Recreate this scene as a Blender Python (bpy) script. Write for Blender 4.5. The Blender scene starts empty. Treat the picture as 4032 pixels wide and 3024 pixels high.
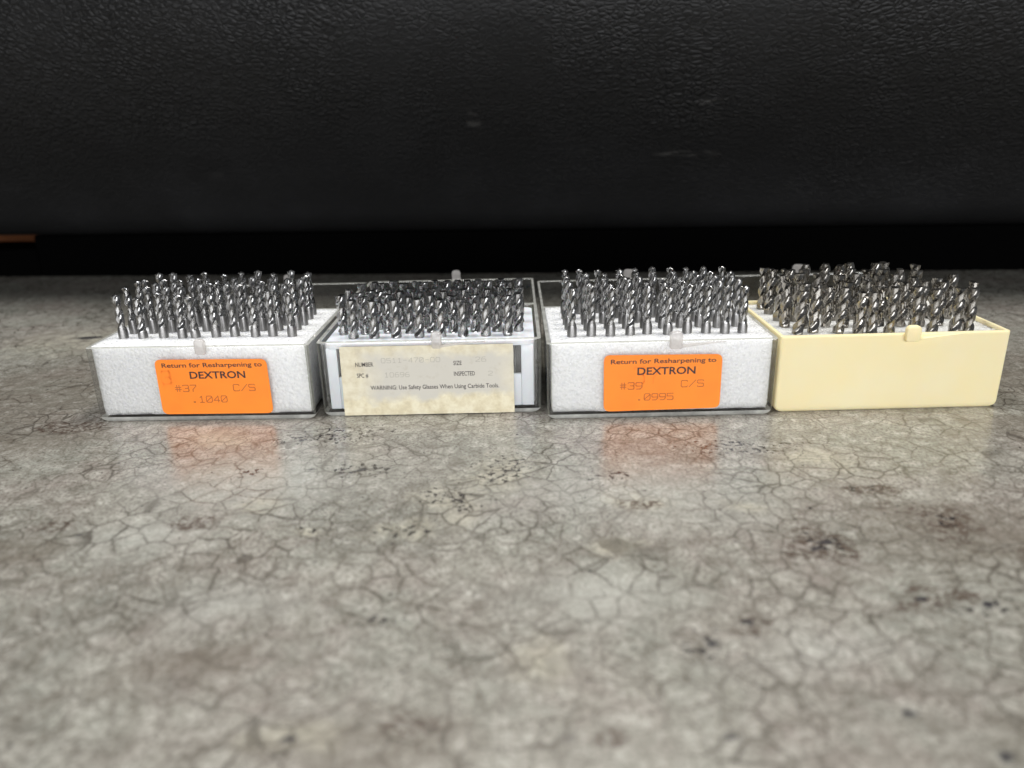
import bpy, bmesh, math, random
from mathutils import Matrix, Vector, noise
random.seed(7)
R = math.radians
MM = 0.001
scn = bpy.context.scene
col = scn.collection

# ------------------------------------------------------------------ camera
CAM_H = 0.0986546
cam = bpy.data.objects.new('camera', bpy.data.cameras.new('camera'))
col.objects.link(cam)
cam.matrix_world = (Matrix.Translation((0, 0, CAM_H)) @ Matrix.Rotation(R(90 - 19.6305), 4, 'X')
                    @ Matrix.Rotation(R(-1.43504), 4, 'Z'))
cam.data.sensor_width = 36
cam.data.lens = 27.04
cam.data.clip_start = 0.005
cam.data.clip_end = 20
cam.data.dof.use_dof = True
cam.data.dof.focus_distance = 0.270
cam.data.dof.aperture_fstop = 9.4
scn.camera = cam

# ------------------------------------------------------------------ world and lamps (a dim room with ceiling lamps)
w = bpy.data.worlds.new("World"); scn.world = w; w.use_nodes = True
bg = w.node_tree.nodes['Background']
bg.inputs[0].default_value = (0.90, 0.95, 1.0, 1)
bg.inputs[1].default_value = 0.12

def lamp(name, loc, target, sx, sy, power, color):
    l = bpy.data.lights.new(name, 'AREA'); l.shape = 'RECTANGLE'; l.size = sx; l.size_y = sy
    l.energy = power; l.color = color
    o = bpy.data.objects.new(name, l); col.objects.link(o)
    o.location = loc
    o.rotation_euler = (Vector(target) - Vector(loc)).to_track_quat('-Z', 'Y').to_euler()
    return o
lamp('ceiling_lamp', (0.40, 0.31, 1.35), (.1, .28, 0), .50, .24, 13.0, (1.0, .97, .92))
lamp('ceiling_lamp', (-0.45, 0.30, 1.40), (-.1, .28, 0), .50, .24, 12.5, (.96, .98, 1.0))
lamp('ceiling_lamp', (0.0, 1.35, 1.5), (0, .7, 0), .9, .2, 4.0, (1.0, .95, .86))
lamp('front_fill_light', (0.10, -1.45, 0.37), (0, .28, 0.03), 2.4, .46, 28.0, (.97, .98, 1.0))  # added low front fill behind the camera, not a real window

scn.view_settings.view_transform = 'Standard'
scn.view_settings.look = 'None'
scn.view_settings.exposure = 0
scn.view_settings.gamma = 1
scn.cycles.use_denoising = True
scn.cycles.max_bounces = 16
scn.cycles.transmission_bounces = 14
scn.cycles.transparent_max_bounces = 16
scn.cycles.caustics_refractive = True
scn.cycles.caustics_reflective = True
scn.cycles.sample_clamp_indirect = 6
scn.cycles.blur_glossy = 0.3

# ------------------------------------------------------------------ helpers
def new_obj(name, me, mat=None, parent=None, smooth=False, angle=None):
    if mat: me.materials.append(mat)
    if smooth or angle is not None:
        for p in me.polygons: p.use_smooth = True
        if angle is not None: me.set_sharp_from_angle(angle=R(angle))
    o = bpy.data.objects.new(name, me); col.objects.link(o)
    if parent is not None: o.parent = parent
    return o
def mesh(name, verts, faces, scale=MM):
    me = bpy.data.meshes.new(name)
    me.from_pydata([(a*scale, b*scale, c*scale) for a, b, c in verts], [], faces)
    me.validate(); me.update()
    return me
def fixn(me):
    bm = bmesh.new(); bm.from_mesh(me); bmesh.ops.recalc_face_normals(bm, faces=bm.faces); bm.to_mesh(me); bm.free()
    return me
def tag(o, label=None, cat=None, group=None, kind=None):
    if label: o['label'] = label
    if cat: o['category'] = cat
    if group: o['group'] = group
    if kind: o['kind'] = kind
    return o
def empty(name, loc, rz=0, parent=None):
    o = bpy.data.objects.new(name, None); col.objects.link(o)
    o.location = loc; o.rotation_euler = (0, 0, rz); o.empty_display_size = .005
    if parent is not None: o.parent = parent
    return o

class NT:
    def __init__(s, name):
        s.m = bpy.data.materials.new(name); s.m.use_nodes = True
        s.t = s.m.node_tree; s.b = s.t.nodes['Principled BSDF']
    def n(s, typ, **kw):
        nd = s.t.nodes.new(typ)
        for k, v in kw.items():
            if k.startswith('i_'):
                key = k[2:].replace('_', ' '); nd.inputs[key].default_value = v
            else: setattr(nd, k, v)
        return nd
    def l(s, a, b): s.t.links.new(a, b)
    def math(s, op, a, b=None, c=None, clamp=False):
        nd = s.n('ShaderNodeMath', operation=op); nd.use_clamp = clamp
        for i, v in enumerate((a, b, c)):
            if v is None: continue
            if hasattr(v, 'links'): s.l(v, nd.inputs[i])
            else: nd.inputs[i].default_value = v
        return nd.outputs[0]
    def ramp(s, fac, stops, interp='LINEAR'):
        nd = s.n('ShaderNodeValToRGB'); nd.color_ramp.interpolation = interp
        els = nd.color_ramp.elements
        while len(els) > 1: els.remove(els[-1])
        els[0].position = stops[0][0]; els[0].color = cc(stops[0][1])
        for p, c in stops[1:]:
            e = els.new(p); e.color = cc(c)
        s.l(fac, nd.inputs[0]); return nd.outputs[0]
    def mix(s, fac, a, b, blend='MIX'):
        nd = s.n('ShaderNodeMix', data_type='RGBA', blend_type=blend)
        for v, i in ((fac, 0), (a, 6), (b, 7)):
            if hasattr(v, 'links'): s.l(v, nd.inputs[i])
            else: nd.inputs[i].default_value = v if i == 0 else cc(v)
        return nd.outputs[2]
    def noise(s, vec, scale, detail=4, rough=.5, dist=0, out=0):
        nd = s.n('ShaderNodeTexNoise'); nd.inputs['Scale'].default_value = scale
        nd.inputs['Detail'].default_value = detail; nd.inputs['Roughness'].default_value = rough
        nd.inputs['Distortion'].default_value = dist
        s.l(vec, nd.inputs['Vector']); return nd.outputs[out]
    def mapping(s, vec, loc=(0, 0, 0), scale=(1, 1, 1), rot=(0, 0, 0)):
        nd = s.n('ShaderNodeMapping'); nd.inputs['Location'].default_value = loc
        nd.inputs['Scale'].default_value = scale; nd.inputs['Rotation'].default_value = rot
        s.l(vec, nd.inputs[0]); return nd.outputs[0]
    def bump(s, h, dist, strength=1.0, normal=None):
        nd = s.n('ShaderNodeBump'); nd.inputs['Distance'].default_value = dist; nd.inputs['Strength'].default_value = strength
        s.l(h, nd.inputs['Height'])
        if normal is not None: s.l(normal, nd.inputs['Normal'])
        return nd.outputs[0]
    def obj(s): return s.n('ShaderNodeTexCoord').outputs['Object']
    def set(s, **kw):
        for k, v in kw.items():
            k = k.replace('_', ' ')
            if hasattr(v, 'links'): s.l(v, s.b.inputs[k])
            else: s.b.inputs[k].default_value = v
        return s
def cc(c):
    if isinstance(c, (int, float)): return (c, c, c, 1)
    return tuple(c) + ((1,) if len(c) == 3 else ())

# ------------------------------------------------------------------ materials
def table_material():
    t = NT('marbled_laminate'); P = t.obj()
    # warp
    wv = t.n('ShaderNodeVectorMath', operation='SUBTRACT'); t.l(t.noise(P, 70, 3, .5, 0, 1), wv.inputs[0]); wv.inputs[1].default_value = (.5, .5, .5)
    ws = t.n('ShaderNodeVectorMath', operation='SCALE'); t.l(wv.outputs[0], ws.inputs[0]); ws.inputs['Scale'].default_value = .0070
    wa = t.n('ShaderNodeVectorMath', operation='ADD'); t.l(P, wa.inputs[0]); t.l(ws.outputs[0], wa.inputs[1])
    wv2 = t.n('ShaderNodeVectorMath', operation='SUBTRACT'); t.l(t.noise(P, 420, 3, .6, 0, 1), wv2.inputs[0]); wv2.inputs[1].default_value = (.5, .5, .5)
    ws2 = t.n('ShaderNodeVectorMath', operation='SCALE'); t.l(wv2.outputs[0], ws2.inputs[0]); ws2.inputs['Scale'].default_value = .0016
    wb = t.n('ShaderNodeVectorMath', operation='ADD'); t.l(wa.outputs[0], wb.inputs[0]); t.l(ws2.outputs[0], wb.inputs[1])
    W = wb.outputs[0]
    flat = t.mapping(W, scale=(1, 1, 0))
    def cracks(scale, wid, off):
        v = t.n('ShaderNodeTexVoronoi', feature='DISTANCE_TO_EDGE'); v.inputs['Scale'].default_value = scale
        t.l(t.mapping(flat, loc=off), v.inputs['Vector'])
        mr = t.n('ShaderNodeMapRange', interpolation_type='SMOOTHSTEP'); t.l(v.outputs['Distance'], mr.inputs[0])
        mr.inputs[1].default_value = 0
        mr.inputs[3].default_value = 1; mr.inputs[4].default_value = 0
        t.l(wid, mr.inputs[2]); return mr.outputs[0]
    vis = t.noise(P, 55, 3, .6)
    wid1 = t.math('MULTIPLY_ADD', t.ramp(vis, [(.35, 0), (.7, 1)]), .065, .026)
    wid2 = t.math('MULTIPLY_ADD', t.noise(P, 80, 2, .5), .13, .0)
    c1 = cracks(136, wid1, (0, 0, 0)); c2 = cracks(265, wid2, (.31, .17, 0))
    m1 = t.math('MULTIPLY', c1, t.ramp(t.noise(P, 38, 2), [(.36, .12), (.60, 1.0)]))
    m2 = t.math('MULTIPLY', c2, t.ramp(t.noise(t.mapping(P, loc=(3, 1, 0)), 30, 2), [(.40, .05), (.62, .60)]))
    crack = t.math('MAXIMUM', m1, m2)
    # each cell of the print has its own tone, and a soft brown halo runs along the cracks
    vc = t.n('ShaderNodeTexVoronoi', feature='F1'); vc.inputs['Scale'].default_value = 265; t.l(t.mapping(flat, loc=(.31, .17, 0)), vc.inputs['Vector'])
    cell = t.n('ShaderNodeSeparateColor'); t.l(vc.outputs['Color'], cell.inputs[0])
    halo = cracks(136, t.math('MULTIPLY_ADD', vis, .35, .1), (0, 0, 0))
    # mottled base
    n1 = t.noise(W, 26, 5, .65); n2 = t.noise(t.mapping(W, loc=(5, 2, 1)), 34, 5, .65); n3 = t.noise(W, 215, 6, .68); n4 = t.noise(P, 1000, 4, .7)
    base = t.mix(t.ramp(n1, [(.42, 0), (.58, 1)]), (.305, .305, .265), (.325, .292, .260))
    base = t.mix(t.ramp(n2, [(.45, 0), (.70, .8)]), base, (.42, .41, .36))
    base = t.mix(t.ramp(t.noise(t.mapping(W, loc=(9, 9, 1)), 16, 3), [(.50, 0), (.70, .75)]), base, (.205, .204, .178))
    base = t.mix(t.ramp(cell.outputs[0], [(0, .30), (.5, 0)]), base, (.190, .178, .148))
    base = t.mix(t.ramp(cell.outputs[1], [(.5, 0), (1, .30)]), base, (.41, .40, .345))
    base = t.mix(t.ramp(n3, [(.30, .75), (.46, 0)]), base, (.140, .126, .104))
    base = t.mix(t.ramp(n3, [(.50, 0), (.68, .75)]), base, (.54, .52, .465))
    base = t.mix(t.ramp(n4, [(.38, .75), (.54, 0)]), base, (.115, .100, .080))
    base = t.mix(t.math('MULTIPLY', halo, .20), base, (.135, .112, .088))
    # stains with places of their own, plus light falloff painted at the sides
    stain_falloff = t.n('ShaderNodeAttribute', attribute_name='stain_falloff').outputs['Fac']
    base = t.mix(t.math('MULTIPLY', t.math('MULTIPLY', stain_falloff, 1.6, clamp=True), t.ramp(n3, [(.35, .75), (.70, .30)])), base, (.150, .128, .102))
    pale = t.n('ShaderNodeAttribute', attribute_name='pale').outputs['Fac']
    base = t.mix(t.math('MULTIPLY', pale, .42), base, (.50, .50, .455))  # pale patches paint in the bright reflection in front of the boxes
    cream = t.n('ShaderNodeAttribute', attribute_name='cream').outputs['Fac']
    base = t.mix(t.math('MULTIPLY', t.math('MULTIPLY', cream, 1.5, clamp=True), t.ramp(n3, [(.40, .15), (.60, .60)])), base, (.47, .44, .345))
    brown = t.n('ShaderNodeAttribute', attribute_name='brown').outputs['Fac']
    n5 = t.noise(t.mapping(W, scale=(1, 1.2, 1)), 480, 5, .7)
    bm_ = t.math('MULTIPLY', t.math('MULTIPLY', brown, 3.0, clamp=True), t.ramp(n5, [(.45, 0), (.56, 1)]))
    base = t.mix(t.math('MULTIPLY', bm_, .85), base, (.075, .050, .038))
    # cracks
    base = t.mix(t.math('MULTIPLY', crack, .74), base, (.050, .041, .032))
    # black specks in clusters
    dark = t.n('ShaderNodeAttribute', attribute_name='dark').outputs['Fac']
    n6 = t.noise(t.mapping(P, scale=(1, 1.1, 1)), 520, 4, .6)
    thr = t.math('MULTIPLY_ADD', t.math('MULTIPLY', dark, 1.8, clamp=True), .125, 0)
    sp = t.math('ADD', n6, thr)
    base = t.mix(t.ramp(sp, [(.660, 0), (.695, .95)]), base, (.030, .026, .026))
    blots = t.n('ShaderNodeAttribute', attribute_name='blots').outputs['Fac']
    base = t.mix(t.ramp(blots, [(.05, 0), (.45, .9)]), base, (.035, .033, .038))
    t.set(Base_Color=base, Roughness=t.math('MULTIPLY_ADD', n3, .14, .16), IOR=1.46,
          Normal=t.bump(t.math('ADD', t.math('MULTIPLY', crack, -.6), t.math('MULTIPLY', t.noise(P, 700, 2), .25)), .00006, .7))
    return t.m

def leather_material():
    t = NT('black_leather'); P = t.obj()
    st = t.mapping(P, scale=(1, 1, 1.7))
    wn = t.n('ShaderNodeVectorMath', operation='SUBTRACT'); t.l(t.noise(P, 45, 2, .5, 0, 1), wn.inputs[0]); wn.inputs[1].default_value = (.5, .5, .5)
    ws = t.n('ShaderNodeVectorMath', operation='SCALE'); t.l(wn.outputs[0], ws.inputs[0]); ws.inputs['Scale'].default_value = .008
    wa = t.n('ShaderNodeVectorMath', operation='ADD'); t.l(st, wa.inputs[0]); t.l(ws.outputs[0], wa.inputs[1])
    v = t.n('ShaderNodeTexVoronoi', feature='DISTANCE_TO_EDGE'); v.inputs['Scale'].default_value = 280; t.l(wa.outputs[0], v.inputs['Vector'])
    g = t.ramp(v.outputs['Distance'], [(0, 0), (.28, 1)])
    nn = t.noise(wa.outputs[0], 235, 3, .55)
    amp = t.ramp(t.noise(P, 9, 3, .6), [(.33, .25), (.62, 1)])
    zs = t.n('ShaderNodeSeparateXYZ'); t.l(P, zs.inputs[0])
    amp = t.math('MULTIPLY', amp, t.ramp(t.math('MULTIPLY', zs.outputs[2], 5), [(.20, .15), (.5, 1)]))      # worn smooth near the foot
    h = t.math('MULTIPLY', t.math('ADD', t.math('MULTIPLY', g, .45), nn), amp)
    fine = t.noise(P, 900, 2)
    h = t.math('ADD', h, t.math('MULTIPLY', fine, .05))
    # pale scuffs
    def scuff(x, z, rx, rz, sc, th):
        mp = t.mapping(wa.outputs[0], loc=(-x/rx, 0, -z*1.7/rz), scale=(1/rx, 0, 1/rz))
        vl = t.n('ShaderNodeVectorMath', operation='LENGTH'); t.l(mp, vl.inputs[0])
        f = t.math('SUBTRACT', 1.0, vl.outputs['Value'], clamp=True)
        return t.math('MULTIPLY', t.math('MULTIPLY', f, 2, clamp=True), t.ramp(t.noise(t.mapping(P, scale=(.3, 1, 1)), sc, 3), [(th, 0), (th+.12, 1)]))
    s1 = scuff(.101, .074, .020, .0032, 300, .42); s2 = scuff(.108, .100, .018, .003, 300, .48); s3 = scuff(-.015, .094, .005, .012, 220, .45); s4 = scuff(-.165, .064, .012, .02, 150, .55)
    sc = t.math('MAXIMUM', t.math('MAXIMUM', s1, s2), t.math('MAXIMUM', s3, t.math('MULTIPLY', s4, .4)))
    dust = t.ramp(t.noise(P, 14, 5, .7), [(.45, 0), (.8, 1)])
    basec = t.mix(dust, (.0070, .0071, .0076), (.0125, .0127, .0138))
    t.set(Base_Color=t.mix(t.math('MULTIPLY', sc, .42), basec, (.075, .073, .070)), Roughness=.50, Specular_IOR_Level=.34, Normal=t.bump(h, .0018, .62))
    return t.m

def simple(name, base, rough=.5, metal=0, **kw):
    t = NT(name); t.set(Base_Color=cc(base), Roughness=rough, Metallic=metal, **kw); return t.m

def thin_plastic(name, tint, haze, haze_col, rough=.03, dark=.45):
    """clear moulded plastic: lets light straight through, with Fresnel reflections and a little haze"""
    t = NT(name); P = t.obj()
    t.t.nodes.remove(t.b)
    tr = t.n('ShaderNodeBsdfTransparent'); tr.inputs[0].default_value = cc(tint)
    lw0 = t.n('ShaderNodeLayerWeight'); lw0.inputs[0].default_value = .5
    t.l(t.mix(t.math('POWER', lw0.outputs['Facing'], 2.2), tint, tuple(x*dark for x in tint)), tr.inputs[0])
    gl = t.n('ShaderNodeBsdfGlossy'); gl.inputs['Roughness'].default_value = rough; gl.inputs[0].default_value = (1, 1, 1, 1)
    df = t.n('ShaderNodeBsdfDiffuse'); df.inputs[0].default_value = cc(haze_col)
    tl = t.n('ShaderNodeBsdfTranslucent'); tl.inputs[0].default_value = cc(haze_col)
    dm = t.n('ShaderNodeMixShader'); dm.inputs[0].default_value = .5; t.l(df.outputs[0], dm.inputs[1]); t.l(tl.outputs[0], dm.inputs[2])
    m0 = t.n('ShaderNodeMixShader'); t.l(t.math('MULTIPLY', t.ramp(t.noise(P, 160, 4, .6), [(.35, .6), (.7, 1.0)]), haze), m0.inputs[0])
    t.l(tr.outputs[0], m0.inputs[1]); t.l(dm.outputs[0], m0.inputs[2])
    lw = t.n('ShaderNodeLayerWeight'); lw.inputs[0].default_value = .5
    pw = t.math('POWER', lw.outputs['Facing'], 4.0)
    fr = t.math('MULTIPLY_ADD', pw, .75, .055)
    bp = t.bump(t.noise(P, 120, 3), .0001, .15)
    t.l(bp, gl.inputs['Normal'])
    m1 = t.n('ShaderNodeMixShader'); t.l(fr, m1.inputs[0]); t.l(m0.outputs[0], m1.inputs[1]); t.l(gl.outputs[0], m1.inputs[2])
    t.l(m1.outputs[0], t.t.nodes['Material Output'].inputs[0])
    return t.m
def clear_material(): return thin_plastic('clear_polystyrene', (.985, .985, .982), .018, (.75, .76, .72))
def edge_material(): return thin_plastic('polystyrene_edge', (.72, .72, .66), .88, (.97, .97, .91), .05, .95)  # whitish haze paints in the light that clear edges gather
def frosted_material(): return thin_plastic('frosted_polystyrene', (.93, .92, .90), .72, (.92, .89, .88), .12, .8)
def foam_material(tint=(.965, .965, .985)):
    t = NT('white_foam'); P = t.obj()
    v = t.n('ShaderNodeTexVoronoi', feature='SMOOTH_F1'); v.inputs['Scale'].default_value = 900; v.inputs['Smoothness'].default_value = .4
    t.l(P, v.inputs['Vector'])
    v2 = t.n('ShaderNodeTexVoronoi', feature='F1'); v2.inputs['Scale'].default_value = 1500; t.l(P, v2.inputs['Vector'])
    h = t.math('ADD', t.math('MULTIPLY', v.outputs['Distance'], -1), t.math('MULTIPLY', t.noise(P, 1400, 3, .6), .5))
    pit = t.ramp(t.noise(P, 620, 3, .6), [(.30, .75), (.55, 0)])
    # cells whose thin skins lie at random tilts: rougher and glossier patches
    colr = t.mix(t.math('MULTIPLY', pit, .42), tint, (.60, .61, .67))
    t.set(Base_Color=colr, Subsurface_Weight=.8, Subsurface_Radius=(1, 1, 1.05), Subsurface_Scale=.006, Roughness=t.ramp(v2.outputs['Color'], [(.2, .18), (.7, .6)]), IOR=1.5, Specular_IOR_Level=.7,
          Normal=t.bump(h, .0006, 1.0))
    return t.m
def carbide_material(name, base):
    t = NT(name); P = t.obj()
    oi = t.n('ShaderNodeObjectInfo')
    c = t.mix(t.ramp(oi.outputs['Random'], [(0, 0), (1, 1)]), base, tuple(x*.75 for x in base))
    streak = t.noise(t.mapping(P, scale=(1, 1, .12)), 2600, 3, .6)
    c = t.mix(t.ramp(streak, [(.35, .35), (.6, 0)]), c, tuple(x*.55 for x in base))
    t.set(Base_Color=c, Metallic=1.0, Roughness=t.math('ADD', t.math('MULTIPLY_ADD', streak, .16, .09), t.math('MULTIPLY', oi.outputs['Random'], .12)), Normal=t.bump(streak, .00002, .35))
    return t.m
def cream_material():
    t = NT('cream_plastic'); P = t.obj()
    n = t.noise(P, 60, 3, .5)
    c = t.mix(t.ramp(n, [(.4, 0), (.65, .5)]), (.91, .78, .46), (.90, .80, .54))
    t.set(Base_Color=c, Roughness=.42, Subsurface_Weight=.25, Subsurface_Radius=(1, .7, .3), Subsurface_Scale=.0018,
          Normal=t.bump(t.noise(P, 1500, 2), .00002, .5))
    return t.m
def orange_material():
    t = NT('orange_label_paper'); P = t.obj()
    c = t.mix(t.ramp(t.noise(P, 120, 4), [(.4, 0), (.7, .5)]), (1.0, .255, .010), (.96, .215, .009))
    t.set(Base_Color=c, Roughness=.55, Normal=t.bump(t.noise(P, 500, 3), .00003, .5))
    return t.m
def parchment_material():
    t = NT('aged_label_paper'); P = t.obj()
    e = t.n('ShaderNodeSeparateXYZ'); t.l(P, e.inputs[0])
    n1 = t.noise(P, 90, 5, .6, 0); n2 = t.noise(P, 260, 4, .65)
    # amber varnish stain that covers the lower third and top edge, grey bare paper in the middle
    zz = t.math('ADD', t.math('MULTIPLY', e.outputs[2], 1000), t.math('MULTIPLY_ADD', n1, 13, -6.5))
    low = t.ramp(t.math('DIVIDE', zz, 25), [(.22, 1), (.34, 0)])
    top = t.ramp(t.math('DIVIDE', zz, 25), [(.80, 0), (.93, .75)])
    xx = t.math('ADD', t.math('MULTIPLY', e.outputs[0], 1000), t.math('MULTIPLY_ADD', t.noise(t.mapping(P, loc=(4, 0, 0)), 110, 4), 12, -6))
    lft = t.ramp(t.math('DIVIDE', xx, 76), [(.16, .8), (.27, 0)]); rgt = t.ramp(t.math('DIVIDE', xx, 76), [(.80, 0), (.87, .45)])
    st = t.math('MAXIMUM', t.math('MAXIMUM', low, top), t.math('MAXIMUM', lft, rgt))
    stain = t.mix(t.ramp(n2, [(.4, 0), (.62, 1)]), (.66, .58, .39), (.78, .72, .54))
    c = t.mix(st, (.585, .555, .485), stain)
    c = t.mix(t.ramp(n2, [(.28, .35), (.42, 0)]), c, (.45, .40, .30))
    t.set(Base_Color=c, Roughness=.42, Normal=t.bump(n1, .0003, .4))
    return t.m

M = dict(table=table_material(), leather=leather_material(), clear=clear_material(), edge=edge_material(), corner=thin_plastic('polystyrene_corner', (.70, .70, .62), .22, (.80, .80, .72), .03, .6), frost=frosted_material(), foam=foam_material(), foam_y=foam_material((.80, .79, .75)),
         steel=carbide_material('carbide', (.43, .425, .42)), steel_w=carbide_material('worn_carbide', (.42, .40, .37)),
         shank=simple('ground_carbide', (.26, .255, .25), .40, 1.0), shank_w=simple('ground_worn_carbide', (.25, .235, .21), .42, 1.0), cream=cream_material(), orange=orange_material(), paper=parchment_material(),
         ink=simple('black_ink', (.018, .010, .012), .5), dot=simple('faded_orange_ink', (.50, .125, .018), .6), ghost=simple('ghost_marker', (.97, .215, .010), .6),
         fade=simple('faded_grey_ink', (.37, .345, .29), .6), holder=simple('white_nylon', (.80, .82, .86), .34, Subsurface_Weight=.2, Subsurface_Scale=.002),
         black=simple('base_shade_black', (.0015, .0015, .0015), 1.0, Specular_IOR_Level=0.0), wood=simple('orange_wood', (.30, .10, .03), .6), pale=simple('pale_laminate', (.35, .32, .27), .5))  # black also colours the strips standing in for shade under the case

# ------------------------------------------------------------------ table
import numpy as np
STAINS_AND_LIGHT = {
    'stain_falloff': [(-185, 275, 55, 62), (-165, 232, 40, 18), (205, 265, 60, 60), (175, 225, 45, 16), (-120, 165, 20, 9), (108, 160, 34, 22), (-25, 98, 22, 12), (90, 95, 18, 9), (-65, 120, 14, 8)],  # brown stain areas with the darker light falloff of the sides painted in
    'pale': [(-70, 200, 50, 30), (-95, 170, 24, 16), (30, 185, 60, 25), (15, 140, 26, 16), (-60, 140, 22, 12), (60, 120, 22, 10)],  # brightness painted in before the boxes
    'cream': [(-16.6, 182, 12, 14), (-30, 169, 9, 6), (-6, 200, 15, 16), (-50, 170, 6, 3), (25, 159, 8, 5), (-70, 186, 9, 6), (-38, 101, 8, 5), (4, 120, 7, 8), (-205, 350, 40, 30), (32, 181, 9, 7), (88, 205, 14, 8), (60, 178, 7, 5), (-95, 230, 14, 10)],
    'brown': [(73, 158, 12, 8), (104, 167, 13, 12), (32, 180, 7, 4), (94, 185, 8, 4), (88, 137, 9, 5), (46, 129, 6, 3), (-86, 176, 8, 4), (-20, 104, 6, 3), (-150, 245, 16, 8), (120, 150, 9, 5), (14, 100, 4, 2), (-122, 176, 7, 3)],
    'dark': [(-16.6, 184, 10, 10), (-30, 168, 8, 5), (-6, 203, 13, 14), (-43, 205, 13, 6), (-78, 205, 8, 5), (27, 197, 9, 6), (93, 186, 8, 3), (73, 159, 9, 5), (104, 168, 8, 6), (37, 123.5, 6, 5), (-50, 170, 7, 3), (97, 133, 8, 4), (-203, 358, 9, 5), (-60, 231, 25, 10), (70, 215, 25, 7), (-28, 134, 6, 3)],
    'blots': [(37.5, 123.6, 1.6, 1.1), (34.7, 99.6, 1.9, .75), (66.4, 104, 1.7, 1.3), (77, 94.6, 2.0, 1.2), (46, 130, 1.4, 1), (85.3, 136, 1.8, 1.1), (97, 133.5, 1.5, 1.2), (-203, 358, 8, 3.5), (-110, 171, 1.0, .7), (-39, 102, 1.4, .8), (8, 100.5, 1.1, .8), (74, 159, 2.6, 1.2), (70, 156.5, 2, 1), (-44.5, 205, 2.0, 1.3), (-60, 206, 1.6, .9)],
}
def table_mesh():
    xs = np.concatenate([[-1400, -700, -380, -280], np.arange(-240, 240.1, 1.2), [280, 380, 700, 1400]])
    ys = np.concatenate([[-700, -200, 0, 50], np.arange(82, 372.1, 1.0), np.arange(376, 500, 4), [540, 600, 700, 900, 1500]])
    nx, ny = len(xs), len(ys)
    X, Y = np.meshgrid(xs, ys)
    X = X.ravel(); Y = Y.ravel()
    v = [(a, b, 0) for a, b in zip(X, Y)]
    f = [(j*nx+i, j*nx+i+1, (j+1)*nx+i+1, (j+1)*nx+i) for j in range(ny-1) for i in range(nx-1)]
    k = len(v); v += [(-1400, -700, -30), (1400, -700, -30), (1400, 1500, -30), (-1400, 1500, -30)]
    a, b, c, d = 0, nx-1, ny*nx-1, (ny-1)*nx
    f += [(k+3, k+2, k+1, k), (a, k, k+1, b), (b, k+1, k+2, c), (c, k+2, k+3, d), (d, k+3, k, a)]
    me = mesh('table', v, f)
    wx = np.zeros(len(X)); wy = np.zeros(len(X)); ux = np.zeros(len(X)); uy = np.zeros(len(X))
    for n in range(len(X)):
        if abs(X[n]) > 245 or Y[n] > 510 or Y[n] < 80: continue
        q = noise.noise_vector(Vector((X[n]*.06, Y[n]*.06, 0))); r = noise.noise_vector(Vector((X[n]*.22, Y[n]*.22, 5)))
        u = noise.noise_vector(Vector((X[n]*.7, Y[n]*.7, 9)))
        wx[n] = q.x*8 + r.x*3; wy[n] = q.y*6 + r.y*2.5; ux[n] = u.x*.9 + r.x*.5; uy[n] = u.y*.6 + r.y*.4
    for name, lst in STAINS_AND_LIGHT.items():
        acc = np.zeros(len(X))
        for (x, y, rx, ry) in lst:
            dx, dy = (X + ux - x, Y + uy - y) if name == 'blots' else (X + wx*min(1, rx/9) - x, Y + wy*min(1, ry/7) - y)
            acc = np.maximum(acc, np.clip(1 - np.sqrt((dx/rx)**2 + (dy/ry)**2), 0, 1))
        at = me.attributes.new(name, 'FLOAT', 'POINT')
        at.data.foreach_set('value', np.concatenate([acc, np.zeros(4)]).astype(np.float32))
    return me
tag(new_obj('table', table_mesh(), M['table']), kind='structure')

# ------------------------------------------------------------------ leather case behind
def sweep(name, prof, x0, x1, nx, round_r=0):
    v, f = [], []
    n = len(prof)
    for i in range(nx + 1):
        x = x0 + (x1 - x0) * i / nx
        for (y, z) in prof:
            v.append((x, y, z))
    for i in range(nx):
        for j in range(n):
            a = i*n + j; b = i*n + (j+1) % n
            f.append((a, b, b + n, a + n))
    f.append(tuple(range(n))); f.append(tuple(reversed(range(nx*n, nx*n + n))))
    return fixn(mesh(name, v, f))
prof = []
for k in range(0, 9):      # rolled lower front edge
    a = R(-90 - 70 * k / 8); prof.append((26 + 24*math.cos(a), 28 + 24 + 24*math.sin(a)))
prof += [(-5, 60), (-15, 74), (-29, 90), (-43, 106), (-56, 122), (-66, 138), (-72, 154), (-74, 172), (-70, 200), (-58, 240), (-40, 290), (-22, 322), (10, 338), (60, 340), (130, 330), (135, 300), (135, 40), (125, 28)]
case = tag(empty('leather_case', (0, .462, 0), R(-5.2)), 'black grained leather case standing on the table behind the four open drill boxes', 'case')
o = new_obj('leather_body', sweep('leather_body', prof, -460, 470, 24), M['leather'], case, angle=40)
b = bmesh.new()
def bx(b, x0, x1, y0, y1, z0, z1, bev=0):
    vs = [b.verts.new((x*MM, y*MM, z*MM)) for x in (x0, x1) for y in (y0, y1) for z in (z0, z1)]
    fs = [b.faces.new([vs[i] for i in q]) for q in ((0, 1, 3, 2), (4, 6, 7, 5), (0, 4, 5, 1), (2, 3, 7, 6), (0, 2, 6, 4), (1, 5, 7, 3))]
    return fs
def boxobj(name, dims, mat, parent=None, bev=0, seg=2):
    b = bmesh.new(); bx(b, *dims)
    if bev: bmesh.ops.bevel(b, geom=b.edges[:], offset=bev*MM, segments=seg, affect='EDGES', profile=.5)
    bmesh.ops.recalc_face_normals(b, faces=b.faces)
    me = bpy.data.meshes.new(name); b.to_mesh(me); b.free()
    return new_obj(name, me, mat, parent, angle=35 if bev else None)
boxobj('base', (-318, 309, 24, 120, 0, 27.6), M['black'], case, 1.5)
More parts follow.
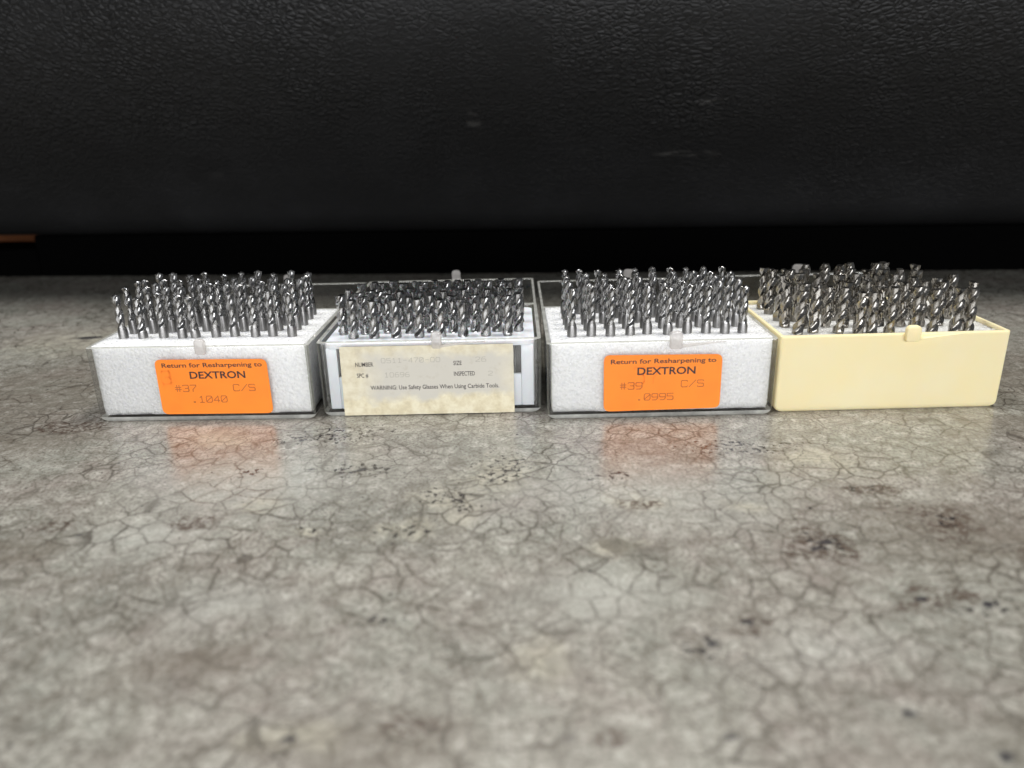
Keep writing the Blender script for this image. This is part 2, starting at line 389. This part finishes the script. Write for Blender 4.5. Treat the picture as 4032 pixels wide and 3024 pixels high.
boxobj('shade_skirt', (-455, -318.5, 25, 60, 0, 18.5), M['black'], case, 1)  # added black strip, keeps light out and stands in for shadow under the case
boxobj('shade_skirt', (309.5, 465, 25, 60, 0, 15.5), M['black'], case, 1)  # same added shadow strip at the right end
wb = tag(boxobj('wooden_board', (-700, 700, 0, 18, 0, 60), M['wood'], None, 2), 'blurred orange wooden board far behind the black leather case', 'board')
wb.location = (0, .615, 0); wb.rotation_euler = (0, 0, R(-5))

# ------------------------------------------------------------------ boxes
BX = [(-0.1427912, 0.24834043, -0.03079396), (-0.06551728, 0.24782249, -0.01095332), (0.01162296, 0.24020826, -0.00524736), (0.08845792, 0.2415214, 0.00231643)]
BX[0] = (BX[0][0] - .0004, BX[0][1], BX[0][2]); 
WD, DP, HT = 75.6, 50.2, 26.6

def rr(x0, x1, y0, y1, r, z, n=4):
    pts = []
    r = max(r, .05)
    for cx, cy, a0 in ((x1 - r, y0 + r, -90), (x1 - r, y1 - r, 0), (x0 + r, y1 - r, 90), (x0 + r, y0 + r, 180)):
        for k in range(n + 1):
            a = R(a0 + 90*k/n); pts.append((cx + r*math.cos(a), cy + r*math.sin(a), z))
    return pts
def shell(name, W, D, H, th, floor, rc, rb, rim=.25, ymirror=False):
    rings = []
    nb = 5
    for k in range(nb + 1):             # outer bottom rounding
        a = R(90*k/nb); ins = rb*(1 - math.sin(a)); z = rb*(1 - math.cos(a)); iy = ins*.22
        if z > .45: iy = 0
        rings.append(rr(ins, W-ins, iy, D-iy, rc + .1, z))
    rings.append(rr(0, W, 0, D, rc + .1, rb + .6)); rings.append(rr(0, W, 0, D, rc, H*.5))
    rings.append(rr(0, W, 0, D, rc, H - rim - .5)); rings.append(rr(0, W, 0, D, rc, H - rim)); rings.append(rr(rim*.7, W-rim*.7, rim*.7, D-rim*.7, rc, H))
    i = th
    rings.append(rr(i - rim*.5, W-i+rim*.5, i - rim*.5, D-i+rim*.5, max(.3, rc-.5), H)); rings.append(rr(i, W-i, i, D-i, max(.3, rc-.5), H - rim))
    rings.append(rr(i, W-i, i, D-i, max(.3, rc-.5), H - rim - .5)); rings.append(rr(i, W-i, i, D-i, max(.3, rc-.4), floor + 1.6))
    rings.append(rr(i, W-i, i, D-i, max(.3, rc-.4), floor + 1.2))
    for k in range(1, 4):
        a = R(90*k/3); ins = i + 1.2*(1 - math.cos(a)); z = floor + 1.2*(1 - math.sin(a))
        rings.append(rr(ins, W-ins, ins, D-ins, max(.3, rc-.4), z))
    v, f = [], []
    n = len(rings[0])
    for r in rings: v += r
    for k in range(len(rings)-1):
        for j in range(n):
            a, b_ = k*n + j, k*n + (j+1) % n
            f.append((a, b_, b_+n, a+n))
    f.append(tuple(reversed(range(n)))); f.append(tuple(range((len(rings)-1)*n, len(rings)*n)))
    me = fixn(mesh(name, v, f))
    return me
def edge_faces(o, W, D, H, mat, th=1.15):
    o.data.materials.append(mat); o.data.materials.append(M['corner'])
    for p in o.data.polygons:
        c = p.center/MM
        if c.z > H - .3 and abs(p.normal.z) > .3: p.material_index = 1
        elif abs(p.normal.x) > .2 and abs(p.normal.y) > .2 and c.z > 1.4: p.material_index = 2
        elif c.z < 1.9 and abs(p.normal.z) < .97 and (c.x < 1.2 or c.x > W-1.2 or c.y < 1.2 or c.y > D-1.2): p.material_index = 1

def latch_mesh(x0, x1, z0, z1, side=1, t=1.7):
    b = bmesh.new()
    # rounded tab
    prof = []
    wv = x1 - x0; rr_ = wv*.32
    prof += [(x0, z0 + .6), (x0 + .5, z0), (x1 - .5, z0), (x1, z0 + .6)]
    for k in range(7):
        a = R(90*k/6); prof.append((x1 - rr_ + rr_*math.cos(a), z1 - rr_ + rr_*math.sin(a)))
    for k in range(7):
        a = R(90 + 90*k/6); prof.append((x0 + rr_ + rr_*math.cos(a), z1 - rr_ + rr_*math.sin(a)))
    lo = [b.verts.new((x*MM, -t*MM, z*MM)) for x, z in prof]; hi = [b.verts.new((x*MM, -.02*MM, z*MM)) for x, z in prof]
    b.faces.new(lo); b.faces.new(list(reversed(hi)))
    for k in range(len(prof)):
        j = (k+1) % len(prof); b.faces.new((lo[k], lo[j], hi[j], hi[k]))
    bmesh.ops.recalc_face_normals(b, faces=b.faces)
    bmesh.ops.bevel(b, geom=[e for e in b.edges if all(abs(v.co.y + t*MM) < 1e-6 for v in e.verts)], offset=.45*MM, segments=3, affect='EDGES', profile=.5)
    me = bpy.data.meshes.new('latch_tab'); b.to_mesh(me); b.free(); return me
def ledge_mesh(xa, xb, za, zb, dep, th=.75):
    v, f = [], []; N = 14
    for k in range(N+1):
        s = k/N; x = xa + (xb-xa)*s; e = 1 - s
        z = za + (zb-za)*(1 - (1-s)**1.3); d = dep*(e**.8) + .12; t = th*(.35 + .65*e)
        v += [(x, -.02, z + t*.5), (x, -d, z + t*.35), (x, -d, z - t*.35), (x, -.02, z - t*.9)]
    for k in range(N):
        for j in range(4):
            a, b_ = k*4+j, k*4+(j+1) % 4; f.append((a, b_, b_+4, a+4))
    f.append((0, 1, 2, 3)); f.append(tuple(N*4+i for i in (3, 2, 1, 0)))
    return fixn(mesh('thumb_ledge', v, f))

# ---- lettering
def text_mesh(txt, x, base, width, height, bold=0.0):
    cu = bpy.data.curves.new('t', 'FONT'); cu.body = txt; cu.size = 1; cu.offset = bold; cu.resolution_u = 3
    ob = bpy.data.objects.new('t', cu); col.objects.link(ob)
    bpy.context.view_layer.update()
    dg = bpy.context.evaluated_depsgraph_get()
    me = bpy.data.meshes.new_from_object(ob.evaluated_get(dg))
    xs = [v.co.x for v in me.vertices]
    # cap height from an H
    cu.body = 'H'; bpy.context.view_layer.update(); dg = bpy.context.evaluated_depsgraph_get()
    mh = bpy.data.meshes.new_from_object(ob.evaluated_get(dg)); caph = max(v.co.y for v in mh.vertices)
    bpy.data.meshes.remove(mh)
    sx = width/(max(xs)-min(xs)); sy = height/caph; mx = min(xs)
    out = ([((v.co.x-mx)*sx + x, v.co.y*sy + base) for v in me.vertices], [tuple(p.vertices) for p in me.polygons])
    bpy.data.objects.remove(ob); bpy.data.curves.remove(cu); bpy.data.meshes.remove(me)
    return out
GL = {'0': [[(.15, 0), (0, .2), (0, .8), (.15, 1), (.85, 1), (1, .8), (1, .2), (.85, 0), (.15, 0)], [(0, .12), (1, .88)]],
      'o': [[(.15, 0), (0, .2), (0, .8), (.15, 1), (.85, 1), (1, .8), (1, .2), (.85, 0), (.15, 0)]],
      '1': [[(.2, .78), (.5, 1), (.5, 0)], [(.15, 0), (.85, 0)]],
      '2': [[(0, .8), (.15, 1), (.85, 1), (1, .82), (1, .6), (0, .12), (0, 0), (1, 0)]],
      '3': [[(0, .9), (.12, 1), (.88, 1), (1, .88), (1, .62), (.85, .52), (.4, .52)], [(.85, .52), (1, .4), (1, .12), (.88, 0), (.12, 0), (0, .1)]],
      '4': [[(.78, 0), (.78, 1), (0, .3), (1, .3)]],
      '5': [[(1, 1), (0, 1), (0, .58), (.85, .58), (1, .42), (1, .12), (.85, 0), (.1, 0), (0, .1)]],
      '6': [[(.9, 1), (.3, 1), (0, .7), (0, .12), (.12, 0), (.88, 0), (1, .12), (1, .42), (.88, .54), (0, .54)]],
      '7': [[(0, 1), (1, 1), (1, .85), (.4, .3), (.4, 0)]],
      '9': [[(.1, 0), (.7, 0), (1, .3), (1, .88), (.88, 1), (.12, 1), (0, .88), (0, .58), (.12, .46), (1, .46)]],
      'C': [[(1, .85), (.85, 1), (.15, 1), (0, .85), (0, .15), (.15, 0), (.85, 0), (1, .15)]],
      'S': [[(1, .88), (.88, 1), (.12, 1), (0, .88), (0, .64), (.12, .54), (.88, .5), (1, .4), (1, .12), (.88, 0), (.12, 0), (0, .12)]],
      '/': [[(0, 0), (1, 1)]], '-': [[(.1, .5), (.9, .5)]], '.': [[(.32, .02), (.6, .02)], [(.32, .12), (.6, .12)]],
      '#': [[(.3, 0), (.3, 1)], [(.7, 0), (.7, 1)], [(0, .33), (1, .33)], [(0, .67), (1, .67)]]}
def stroke_text(txt, x, base, width, height, sw=.2, gap=.42):
    n = len(txt); cw = width/(n + gap*(n-1)); V, F = [], []
    for i, ch in enumerate(txt):
        ox = x + i*cw*(1+gap)
        for pl in GL.get(ch, []):
            for (a, b_) in zip(pl, pl[1:]):
                p = Vector((ox + a[0]*cw, base + a[1]*height)); q = Vector((ox + b_[0]*cw, base + b_[1]*height))
                d = (q-p); L = d.length
                if L < 1e-6: continue
                d.normalize(); nn = Vector((-d.y, d.x))*sw/2; e = d*sw*.4
                k = len(V); V += [tuple(p-e-nn), tuple(q+e-nn), tuple(q+e+nn), tuple(p-e+nn)]; F.append((k, k+1, k+2, k+3))
    return V, F
def print_on(name, items, y, mat, parent):
    """flat print: 2D pieces laid on the front plane (local x, z) at depth y; one mesh"""
    V, F = [], []
    for (vs, fs) in items:
        k = len(V); V += [(a, y, c) for a, c in vs]; F += [tuple(i+k for i in f) for f in fs]
    me = mesh(name, V, F)
    return new_obj(name, me, mat, parent)
def sticker_mesh(corners, r, y, th=.12, n=6, jag=0, seed=1):
    """corners TL, TR, BR, BL in (x,z); rounded"""
    rnd = random.Random(seed)
    pts = []
    C = [Vector(c) for c in corners]
    for i in range(4):
        p, a, b_ = C[i], C[i-1], C[(i+1) % 4]
        da = (a-p).normalized(); db = (b_-p).normalized()
        if r > 0:
            s = p + da*r; e = p + db*r
            for k in range(n+1):
                t_ = k/n; q = (1-t_)**2*s + 2*t_*(1-t_)*p + t_*t_*e
                q = q + (p-q)*.12
                pts.append((q.x, q.y))
        else:
            L = (b_-p).length; m = int(L/1.5)
            for k in range(m):
                q = p.lerp(b_, k/m); nn = Vector((-db.y, db.x))*rnd.uniform(-jag, jag)
                pts.append((q.x+nn.x, q.y+nn.y))
    N = len(pts)
    v = [(a, y, c) for a, c in pts] + [(a, y - th, c) for a, c in pts]
    f = [tuple(range(N)), tuple(reversed(range(N, 2*N)))] + [(i, (i+1) % N, N+(i+1) % N, N+i) for i in range(N)]
    return fixn(mesh('label', v, f))

box_labels = [
    'clear hinged plastic box at the far left with orange label reading #37 and .1040',
    'clear hinged plastic box with a stained parchment coloured warning label on its front',
    'clear hinged plastic box with orange label reading #39 and .0995, beside the cream box',
    'opaque cream plastic box with a clear lid, rightmost of the four boxes']
GB = 'drill boxes standing open in a row on the table'
latch_x = [(37.9, 41.4), (39.0, 42.4), (39.9, 44.0), (40.4, 45.2)]
roots = []
for i, (x, y, t) in enumerate(BX):
    root = tag(empty('drill_box', (x, y, 0), t), box_labels[i], 'drill box', GB)
    roots.append(root)
    opaque = i == 3
    me = shell('tray', WD, DP, HT, 1.3, 1.75, 1.0 if i != 1 else 1.6, 2.3)
    tr = new_obj('tray', me, M['cream'] if opaque else M['clear'], root, angle=38)
    if not opaque: edge_faces(tr, WD, DP, HT, M['edge'])
    lx0, lx1 = latch_x[i]
    lm = M['cream'] if opaque else M['frost']
    z1 = (29.3, 29.8, 30.0, 29.5)[i]
    lt = new_obj('latch_tab', latch_mesh(lx0, lx1, 24.1, z1), lm, root, angle=40)
    lt.location = (0, -.0001, 0)
    if i: 
        lg = new_obj('thumb_ledge', ledge_mesh(lx1 - .1, lx1 + 14.5, 24.9, 26.0, 1.7), lm, root, angle=40)
    # lid folded right back behind the tray, rim up, resting on the table
    lid = new_obj('lid', shell('lid', WD - (.4 if i != 3 else 0), DP - .6, HT - .7, 1.1, 1.1, 1.2, 2.0), M['clear'], root, angle=38)
    edge_faces(lid, WD, DP - .6, HT - .7, M['edge'])
    lid.location = (0.2*MM, (DP + .9)*MM, 0)
    mx0, mx1 = lx0 - 1.0, lx1 - .6
    tb = new_obj('latch_tab', latch_mesh(mx0, mx1, HT - 4.5, HT + 3.4), M['frost'], lid, angle=40)
    tb.rotation_euler = (0, 0, math.pi); tb.location = ((mx0 + mx1)*MM, (DP - .6 - 1.15)*MM, 0)
    tb.location = ((mx0 + mx1)*MM, (DP - .55)*MM, 0)
    for hx in (12, 58):
        b = bmesh.new()
        bmesh.ops.create_cone(b, cap_ends=True, segments=12, radius1=.8*MM, radius2=.8*MM, depth=6*MM,
                              matrix=Matrix.Translation(((hx+2)*MM, (DP + .45)*MM, (HT - 1.6)*MM)) @ Matrix.Rotation(R(90), 4, 'Y'))
        mh = bpy.data.meshes.new('hinge'); b.to_mesh(mh); b.free()
        new_obj('hinge', mh, lm, root, angle=40)

# stickers
def orange_sticker(root, corners, rows, ghost, seed):
    lab = new_obj('label', sticker_mesh(corners, 2.5, -.02), M['orange'], root)
    print_on('lettering', rows['ink'] , -.190, M['ink'], lab)
    print_on('stamped_lettering', rows['dot'] , -.190, M['dot'], lab)
    print_on('marker_trace', ghost, -.165, M['ghost'], lab)
L0, T0 = 22.9, 22.1
orange_sticker(roots[0], [(L0, 22.2), (L0 + 38.1, 21.9), (L0 + 38.2, 2.4), (L0 - .2, 2.5)],
    {'ink': [text_mesh('Return for Resharpening to', L0 + 2.3, T0 - 2.75, 34.1, 1.55, .014), text_mesh('DEXTRON', L0 + 11.3, T0 - 6.75, 19.0, 2.45, .02)],
     'dot': [stroke_text('#37', L0 + 5.6, T0 - 11.4, 7.2, 2.3, .30, .3), stroke_text('C/S', L0 + 25.6, T0 - 11.4, 7.4, 2.3, .30, .3), stroke_text('.1040', L0 + 10.6, T0 - 15.4, 12.2, 2.25, .30, .3)]},
    [stroke_text('3', L0 + 1.6, T0 - 8.6, 3.0, 4.6, .6)], 1)
L2, T2 = 18.7, 22.0
orange_sticker(roots[2], [(L2, 22.2), (L2 + 38.9, 21.7), (L2 + 39.0, 2.9), (L2 + .2, 2.4)],
    {'ink': [text_mesh('Return for Resharpening to', L2 + 2.3, T2 - 2.9, 34.6, 1.55, .014), text_mesh('DEXTRON', L2 + 11.1, T2 - 6.8, 19.2, 2.5, .02)],
     'dot': [stroke_text('#39', L2 + 5.5, T2 - 11.8, 7.3, 2.3, .30, .3), stroke_text('C/S', L2 + 25.8, T2 - 11.4, 7.4, 2.3, .30, .3), stroke_text('.0995', L2 + 11.1, T2 - 15.8, 12.2, 2.25, .30, .3)]},
    [stroke_text('37', L2 + 10.0, T2 - 9.8, 8.6, 5.6, .5)], 2)
LP, TP = 7.8, 25.1
lab = new_obj('label', sticker_mesh([(7.8, 25.0), (66.2, 24.9), (66.2, .25), (7.5, .25)], 0, -.02, .12, jag=.04), M['paper'], roots[1])
lab['label'] = 'parchment coloured paper label with brown varnish stains'
print_on('lettering', [text_mesh('NUMBER', LP + 4.9, TP - 7.2, 6.1, 1.5, .008), text_mesh('SIZE', LP + 38.1, TP - 7.3, 2.8, 1.5, .008),
                       text_mesh('SPC #', LP + 5.1, TP - 11.1, 3.9, 1.5, .008), text_mesh('INSPECTED', LP + 38.1, TP - 11.1, 7.1, 1.5, .008),
                       text_mesh('WARNING: Use Safety Glasses When Using Carbide Tools.', LP + 9.4, TP - 15.6, 43.9, 1.5, .008)] , -.190, M['ink'], lab)
print_on('faded_lettering', [stroke_text('o511-470-oo', LP + 13.8, TP - 6.0, 19.8, 1.6, .13), stroke_text('1o696', LP + 14.6, TP - 11.1, 8.3, 1.6, .13),
                             stroke_text('26', LP + 45.7, TP - 6.2, 3.4, 1.6, .13), stroke_text('2', LP + 49.8, TP - 11.2, 1.4, 1.5, .13)] , -.190, M['fade'], lab)

# ---- foam blocks
def foam_mesh(x0, x1, y0, y1, z0, z1, step=.7, amp=.22, seed=0, tilt=0):
    b = bmesh.new()
    nx, ny, nz = int((x1-x0)/step), int((y1-y0)/step), int((z1-z0)/step)
    V = {}
    def vert(i, j, k):
        if (i, j, k) in V: return V[(i, j, k)]
        x = x0 + (x1-x0)*i/nx; y = y0 + (y1-y0)*j/ny; z = z0 + (z1-z0)*k/nz
        p = Vector((x, y, z)); q = (p + Vector((seed*31, 0, 0)))
        n1 = noise.noise_vector(q*.9)*amp*.5 + noise.noise_vector(q*2.3)*amp*.7
        n2 = noise.noise(q*.12)
        z_extra = n2*.25 if k == nz else 0
        if tilt and k == nz: z_extra -= tilt*(1 - 0.2*(y-y0)/(y1-y0))
        e = 0
        low = max(0, 1 - (z - z0)/2.2)             # crumbly lower edge
        if low > 0: e = low*(.35 + .5*noise.noise(q*.35))
        sx = -1 if i == 0 else (1 if i == nx else 0); sy = -1 if j == 0 else (1 if j == ny else 0)
        p += n1; p.z += z_extra; p.x -= sx*e*.9; p.y -= sy*e
        p.x = min(max(p.x, x0 - .1), x1 + .1) if k < nz - 2 else p.x
        p.y = max(p.y, y0 - .06) if k < nz - 1 else p.y
        p.z = max(p.z, z0)
        v = b.verts.new(p*MM); V[(i, j, k)] = v; return v
    for i in range(nx):
        for j in range(ny):
            b.faces.new((vert(i, j, nz), vert(i+1, j, nz), vert(i+1, j+1, nz), vert(i, j+1, nz)))
        for k in range(nz):
            b.faces.new((vert(i, 0, k), vert(i+1, 0, k), vert(i+1, 0, k+1), vert(i, 0, k+1)))
            b.faces.new((vert(i+1, ny, k), vert(i, ny, k), vert(i, ny, k+1), vert(i+1, ny, k+1)))
    for j in range(ny):
        for k in range(nz):
            b.faces.new((vert(0, j+1, k), vert(0, j, k), vert(0, j, k+1), vert(0, j+1, k+1)))
            b.faces.new((vert(nx, j, k), vert(nx, j+1, k), vert(nx, j+1, k+1), vert(nx, j, k+1)))
    bb = [V[(0, 0, 0)], V[(0, ny, 0)], V[(nx, ny, 0)], V[(nx, 0, 0)]]
    b.faces.new(bb)
    me = bpy.data.meshes.new('foam_block'); b.to_mesh(me); b.free(); return me
foam_lab = {0: 'white foam block filling the far left clear box marked #37', 2: 'white foam block filling the clear box marked #39', 3: 'white foam block sunk inside the opaque cream box'}
for i in (0, 2, 3):
    fo = new_obj('foam_block', foam_mesh(1.55, WD-1.55, 1.45, DP-1.7, 1.85, HT + (.1 if i != 3 else -.5), seed=i, tilt=(1.0 if i == 3 else 0)), M['foam_y'] if i == 3 else M['foam'], None, smooth=True)
    fo.location = (BX[i][0], BX[i][1], 0); fo.rotation_euler = (0, 0, BX[i][2])
    tag(fo, foam_lab[i], 'foam block', 'foam blocks holding the drill bits')

# ---- white moulded holder in the second box
hold = tag(empty('bit_holder', (BX[1][0], BX[1][1], 0), BX[1][2]), 'smooth white plastic bit holder with side slots inside the box with the parchment label', 'bit holder')
b = bmesh.new()
X0, X1, Y0, Y1, Z0, Z1 = 2.2, WD-2.2, 1.75, DP-2.4, 1.95, 25.4
bx(b, X0, X1, Y0, Y1, Z1-1.6, Z1)
bmesh.ops.bevel(b, geom=[e for e in b.edges if abs(e.verts[0].co.z - e.verts[1].co.z) > 1e-4], offset=2.6*MM, segments=5, affect='EDGES', profile=.5)
me = bpy.data.meshes.new('top_plate'); bmesh.ops.recalc_face_normals(b, faces=b.faces); b.to_mesh(me); b.free()
new_obj('top_plate', me, M['holder'], hold, angle=40)
def panel(name, x0, x1, y0, y1, z0, z1, bev=.3): return boxobj(name, (x0, x1, y0, y1, z0, z1), M['holder'], hold, bev)
panel('front_panel', X0 + .4, 6.3, Y0 + .1, Y0 + 1.5, Z0, Z1 - 1.62)
panel('front_panel', 68.8, X1 - .4, Y0 + .1, Y0 + 1.5, Z0, Z1 - 1.62)
panel('front_panel', 6.32, 68.78, Y0 + .1, Y0 + 1.5, Z0, 13.6)
panel('front_panel', 15.6, 50, Y0 + .1, Y0 + 1.5, 13.62, Z1 - 1.62)
panel('side_panel', X0 + .1, X0 + 1.3, Y0 + 3.2, Y1 - .2, Z0, Z1 - 1.62)
panel('side_panel', X1 - 1.3, X1 - .1, Y0 + 3.2, Y1 - .2, Z0, Z1 - 1.62)
panel('back_panel', X0 + 1.6, X1 - 1.6, Y1 - 1.4, Y1 - .1, Z0, Z1 - 1.62)
panel('floor_plate', X0 + 1.6, X1 - 1.6, Y0 + 1.6, Y1 - 1.6, Z0, Z0 + .05, 0)

# ------------------------------------------------------------------ drill bits
def drill_meshes(Rf, Rs, length, zf, run, tipk, hel=30, web=.40, taper=1.2, land=.44):
    # shank
    ns = 18; v, f = [], []
    prof = [(Rs*.86, 0), (Rs, .35), (Rs, zf - taper)] + ([(Rf*1.0, zf)] if taper else [(Rs, zf)])
    for r, z in prof:
        for k in range(ns):
            a = 2*math.pi*k/ns; v.append((r*math.cos(a), r*math.sin(a), z))
    for q in range(len(prof)-1):
        for k in range(ns):
            a, b_ = q*ns+k, q*ns+(k+1) % ns; f.append((a, b_, b_+ns, a+ns))
    f.append(tuple(reversed(range(ns)))); f.append(tuple(range((len(prof)-1)*ns, len(prof)*ns)))
    ms = mesh('shank', v, f)
    for p in ms.polygons: p.use_smooth = True
    ms.set_sharp_from_angle(angle=R(35))
    # fluted body
    N = 26; half = N//2
    def rad(s):        # s in [0,1) over half a turn
        if s < .07: return 1.0
        if s < land: return .955
        u = (s-land)/(1-land)
        d = math.sin(math.pi*min(1, u**.85))
        return .955 - (1-web)*max(0, d)**.72*.96
    pitch = 2*math.pi*Rf/math.tan(R(hel))
    L = length - zf
    nz = max(14, int(L/.33))
    v, f = [], []
    for q in range(nz+1):
        z = L*q/nz
        dep = min(1, max(0, (z)/run)); dep = dep*dep*(3-2*dep)
        tw = 2*math.pi*z/pitch
        for k in range(N):
            s = (k % half)/half
            r = Rf*(1 + (rad(s)-1)*dep); a = 2*math.pi*k/N + tw
            zz = zf + z
            if q == nz: zz -= tipk*r if tipk > 0 else -(-tipk)*(r - Rf*.35)*.8
            elif q == nz-1: zz -= max(0, tipk)*r*.75
            v.append((r*math.cos(a), r*math.sin(a), zz))
    for q in range(nz):
        for k in range(N):
            a, b_ = q*N+k, q*N+(k+1) % N; f.append((a, b_, b_+N, a+N))
    # chisel edge: two apex vertices joined
    tw = 2*math.pi*L/pitch
    ca = tw + math.pi*.62; c = len(v); ce = Rf*.16
    v += [(ce*math.cos(ca), ce*math.sin(ca), length), (-ce*math.cos(ca), -ce*math.sin(ca), length)]
    for k in range(N):
        a = nz*N + k; b_ = nz*N + (k+1) % N
        ang = (2*math.pi*(k+.5)/N + tw - ca) % (2*math.pi)
        t_ = c if (ang < math.pi/2 or ang > 3*math.pi/2) else c+1
        f.append((a, b_, t_))
    bq = []
    for k in range(N):
        s0 = (2*math.pi*(k-.5)/N + tw - ca) % (2*math.pi); s1 = (2*math.pi*(k+.5)/N + tw - ca) % (2*math.pi)
        i0 = s0 < math.pi/2 or s0 > 3*math.pi/2; i1 = s1 < math.pi/2 or s1 > 3*math.pi/2
        if i0 != i1: f.append((nz*N + k, c+1, c) if i1 is False else (nz*N + k, c, c+1))
    f.append(tuple(reversed(range(N))))
    mf = mesh('fluted_body', v, f)
    for p in mf.polygons: p.use_smooth = True
    mf.set_sharp_from_angle(angle=R(38))
    return ms, mf

ORD = ['first', 'second', 'third', 'fourth', 'fifth', 'sixth', 'seventh', 'eighth', 'ninth', 'tenth']
ROWN = ['front row', 'second row', 'third row', 'fourth row', 'fifth row', 'back row']
WH = ['far left clear box', 'box with parchment label', 'clear box beside cream one', 'cream box']
LOOK = ['slim grey drill bit', 'thick dark drill bit', 'slim grey drill bit', 'brownish drill bit']
GRP = ['slim drill bits in the #37 box', 'thick drill bits in the box with the parchment label', 'slim drill bits in the #39 box', 'thick drill bits in the cream box']
def build_set(bi, spots, meshes, mat, length, lean=1.3):
    """spots: list of rows, each a list of (x, y, tip z)"""
    x0, y0, th = BX[bi]
    protos = []
    for (ms, mf) in meshes:
        ms.materials.append(M['shank_w'] if bi == 3 else M['shank']); mf.materials.append(mat)
        protos.append((ms, mf))
    first = None
    rnd = random.Random(100 + bi)
    for ri, row in enumerate(spots):
        row = sorted(row)
        for ci, (lx, ly, tz) in enumerate(row):
            wx = x0 + (lx*math.cos(th) - ly*math.sin(th))*MM; wy = y0 + (lx*math.sin(th) + ly*math.cos(th))*MM
            ms, mf = protos[rnd.randrange(len(protos))]
            if first is None:
                d = empty('drill_bit', (0, 0, 0)); s = new_obj('shank', ms, None, d); fl = new_obj('fluted_body', mf, None, d); first = (d, s, fl)
            else:
                d = first[0].copy(); col.objects.link(d)
                s = first[1].copy(); s.data = ms; col.objects.link(s); s.parent = d
                fl = first[2].copy(); fl.data = mf; col.objects.link(fl); fl.parent = d
            d.location = (wx, wy, (tz - length)*MM)
            d.rotation_euler = (R(rnd.gauss(0, lean)*.6), R(rnd.gauss(0, lean)*.6), rnd.uniform(0, 2*math.pi))
            n = len(row)
            pos = f'{ORD[ci]} from left' if ci < n - 1 else 'rightmost'
            rn = 'back row' if ri == len(spots) - 1 else ROWN[ri]
            tag(d, f'{LOOK[bi]}, {pos}, {rn}, {WH[bi]}', 'drill bit', GRP[bi])
rnd = random.Random(5)
def g(s): return rnd.gauss(0, s)
# box with #37: ten by five
dz1 = [0, 1.8, 1.0, 1.0, 1.9]
sp = [[(8.4 + 6.5*c + g(.12), 11.4 + 7.25*r + g(.12), 42.0 + dz1[r] + g(.42)) for c in range(10)] for r in range(5)]
build_set(0, sp, [drill_meshes(1.42, 1.64, 38, 25.9, 1.6, .52, hel=h) for h in (35, 38, 41)], M['steel'], 38)
# parchment label box: staggered rows of eight and nine
sp = []
for r in range(6):
    yy = 8.7 + 6.0*r
    if r % 2 == 0: sp.append([(10.8 + 7.7*c + g(.1), yy + g(.1), 38.6 + g(.25) + (.6 if r > 3 else 0)) for c in range(8)])
    else: sp.append([(6.5 + 7.75*c + g(.1), yy + g(.1), 38.5 + g(.3)) for c in range(9)])
sp[5] = [p for k, p in enumerate(sp[5]) if k != 0]
build_set(1, sp, [drill_meshes(1.87, 1.58, 36, 23.2, 2.2, -.22, hel=h, web=.42, taper=0, land=.46) for h in (39, 42, 45)], M['steel'], 36, lean=.9)
# #39 box
sp = [[(8.5 + 6.4*c + g(.12), 8.2 + 7.65*r + g(.12), 43.2 + g(.35)) for c in range(10)] for r in range(5)]
build_set(2, sp, [drill_meshes(1.34, 1.64, 38, 25.2, 1.8, .62, hel=h) for h in (35, 38, 41)], M['steel'], 38)
# cream box: looser rows
sp = []
for r in range(5):
    row = []
    for c in range(10):
        x = 6.9 + 6.6*c; y = 8.2 + 8.6*r - .055*(x - 6.9)
        if (r, c) in ((3, 9), (4, 9)): continue
        row.append((x + g(.6), y + g(.5), 39.9 + .45*r + g(.6)))
    sp.append(row)
build_set(3, sp, [drill_meshes(1.86, 1.70, 38, 23.2, 3.0, -.18, hel=h, web=.42, taper=.8, land=.44) for h in (38, 41, 44)], M['steel_w'], 38, lean=2.6)
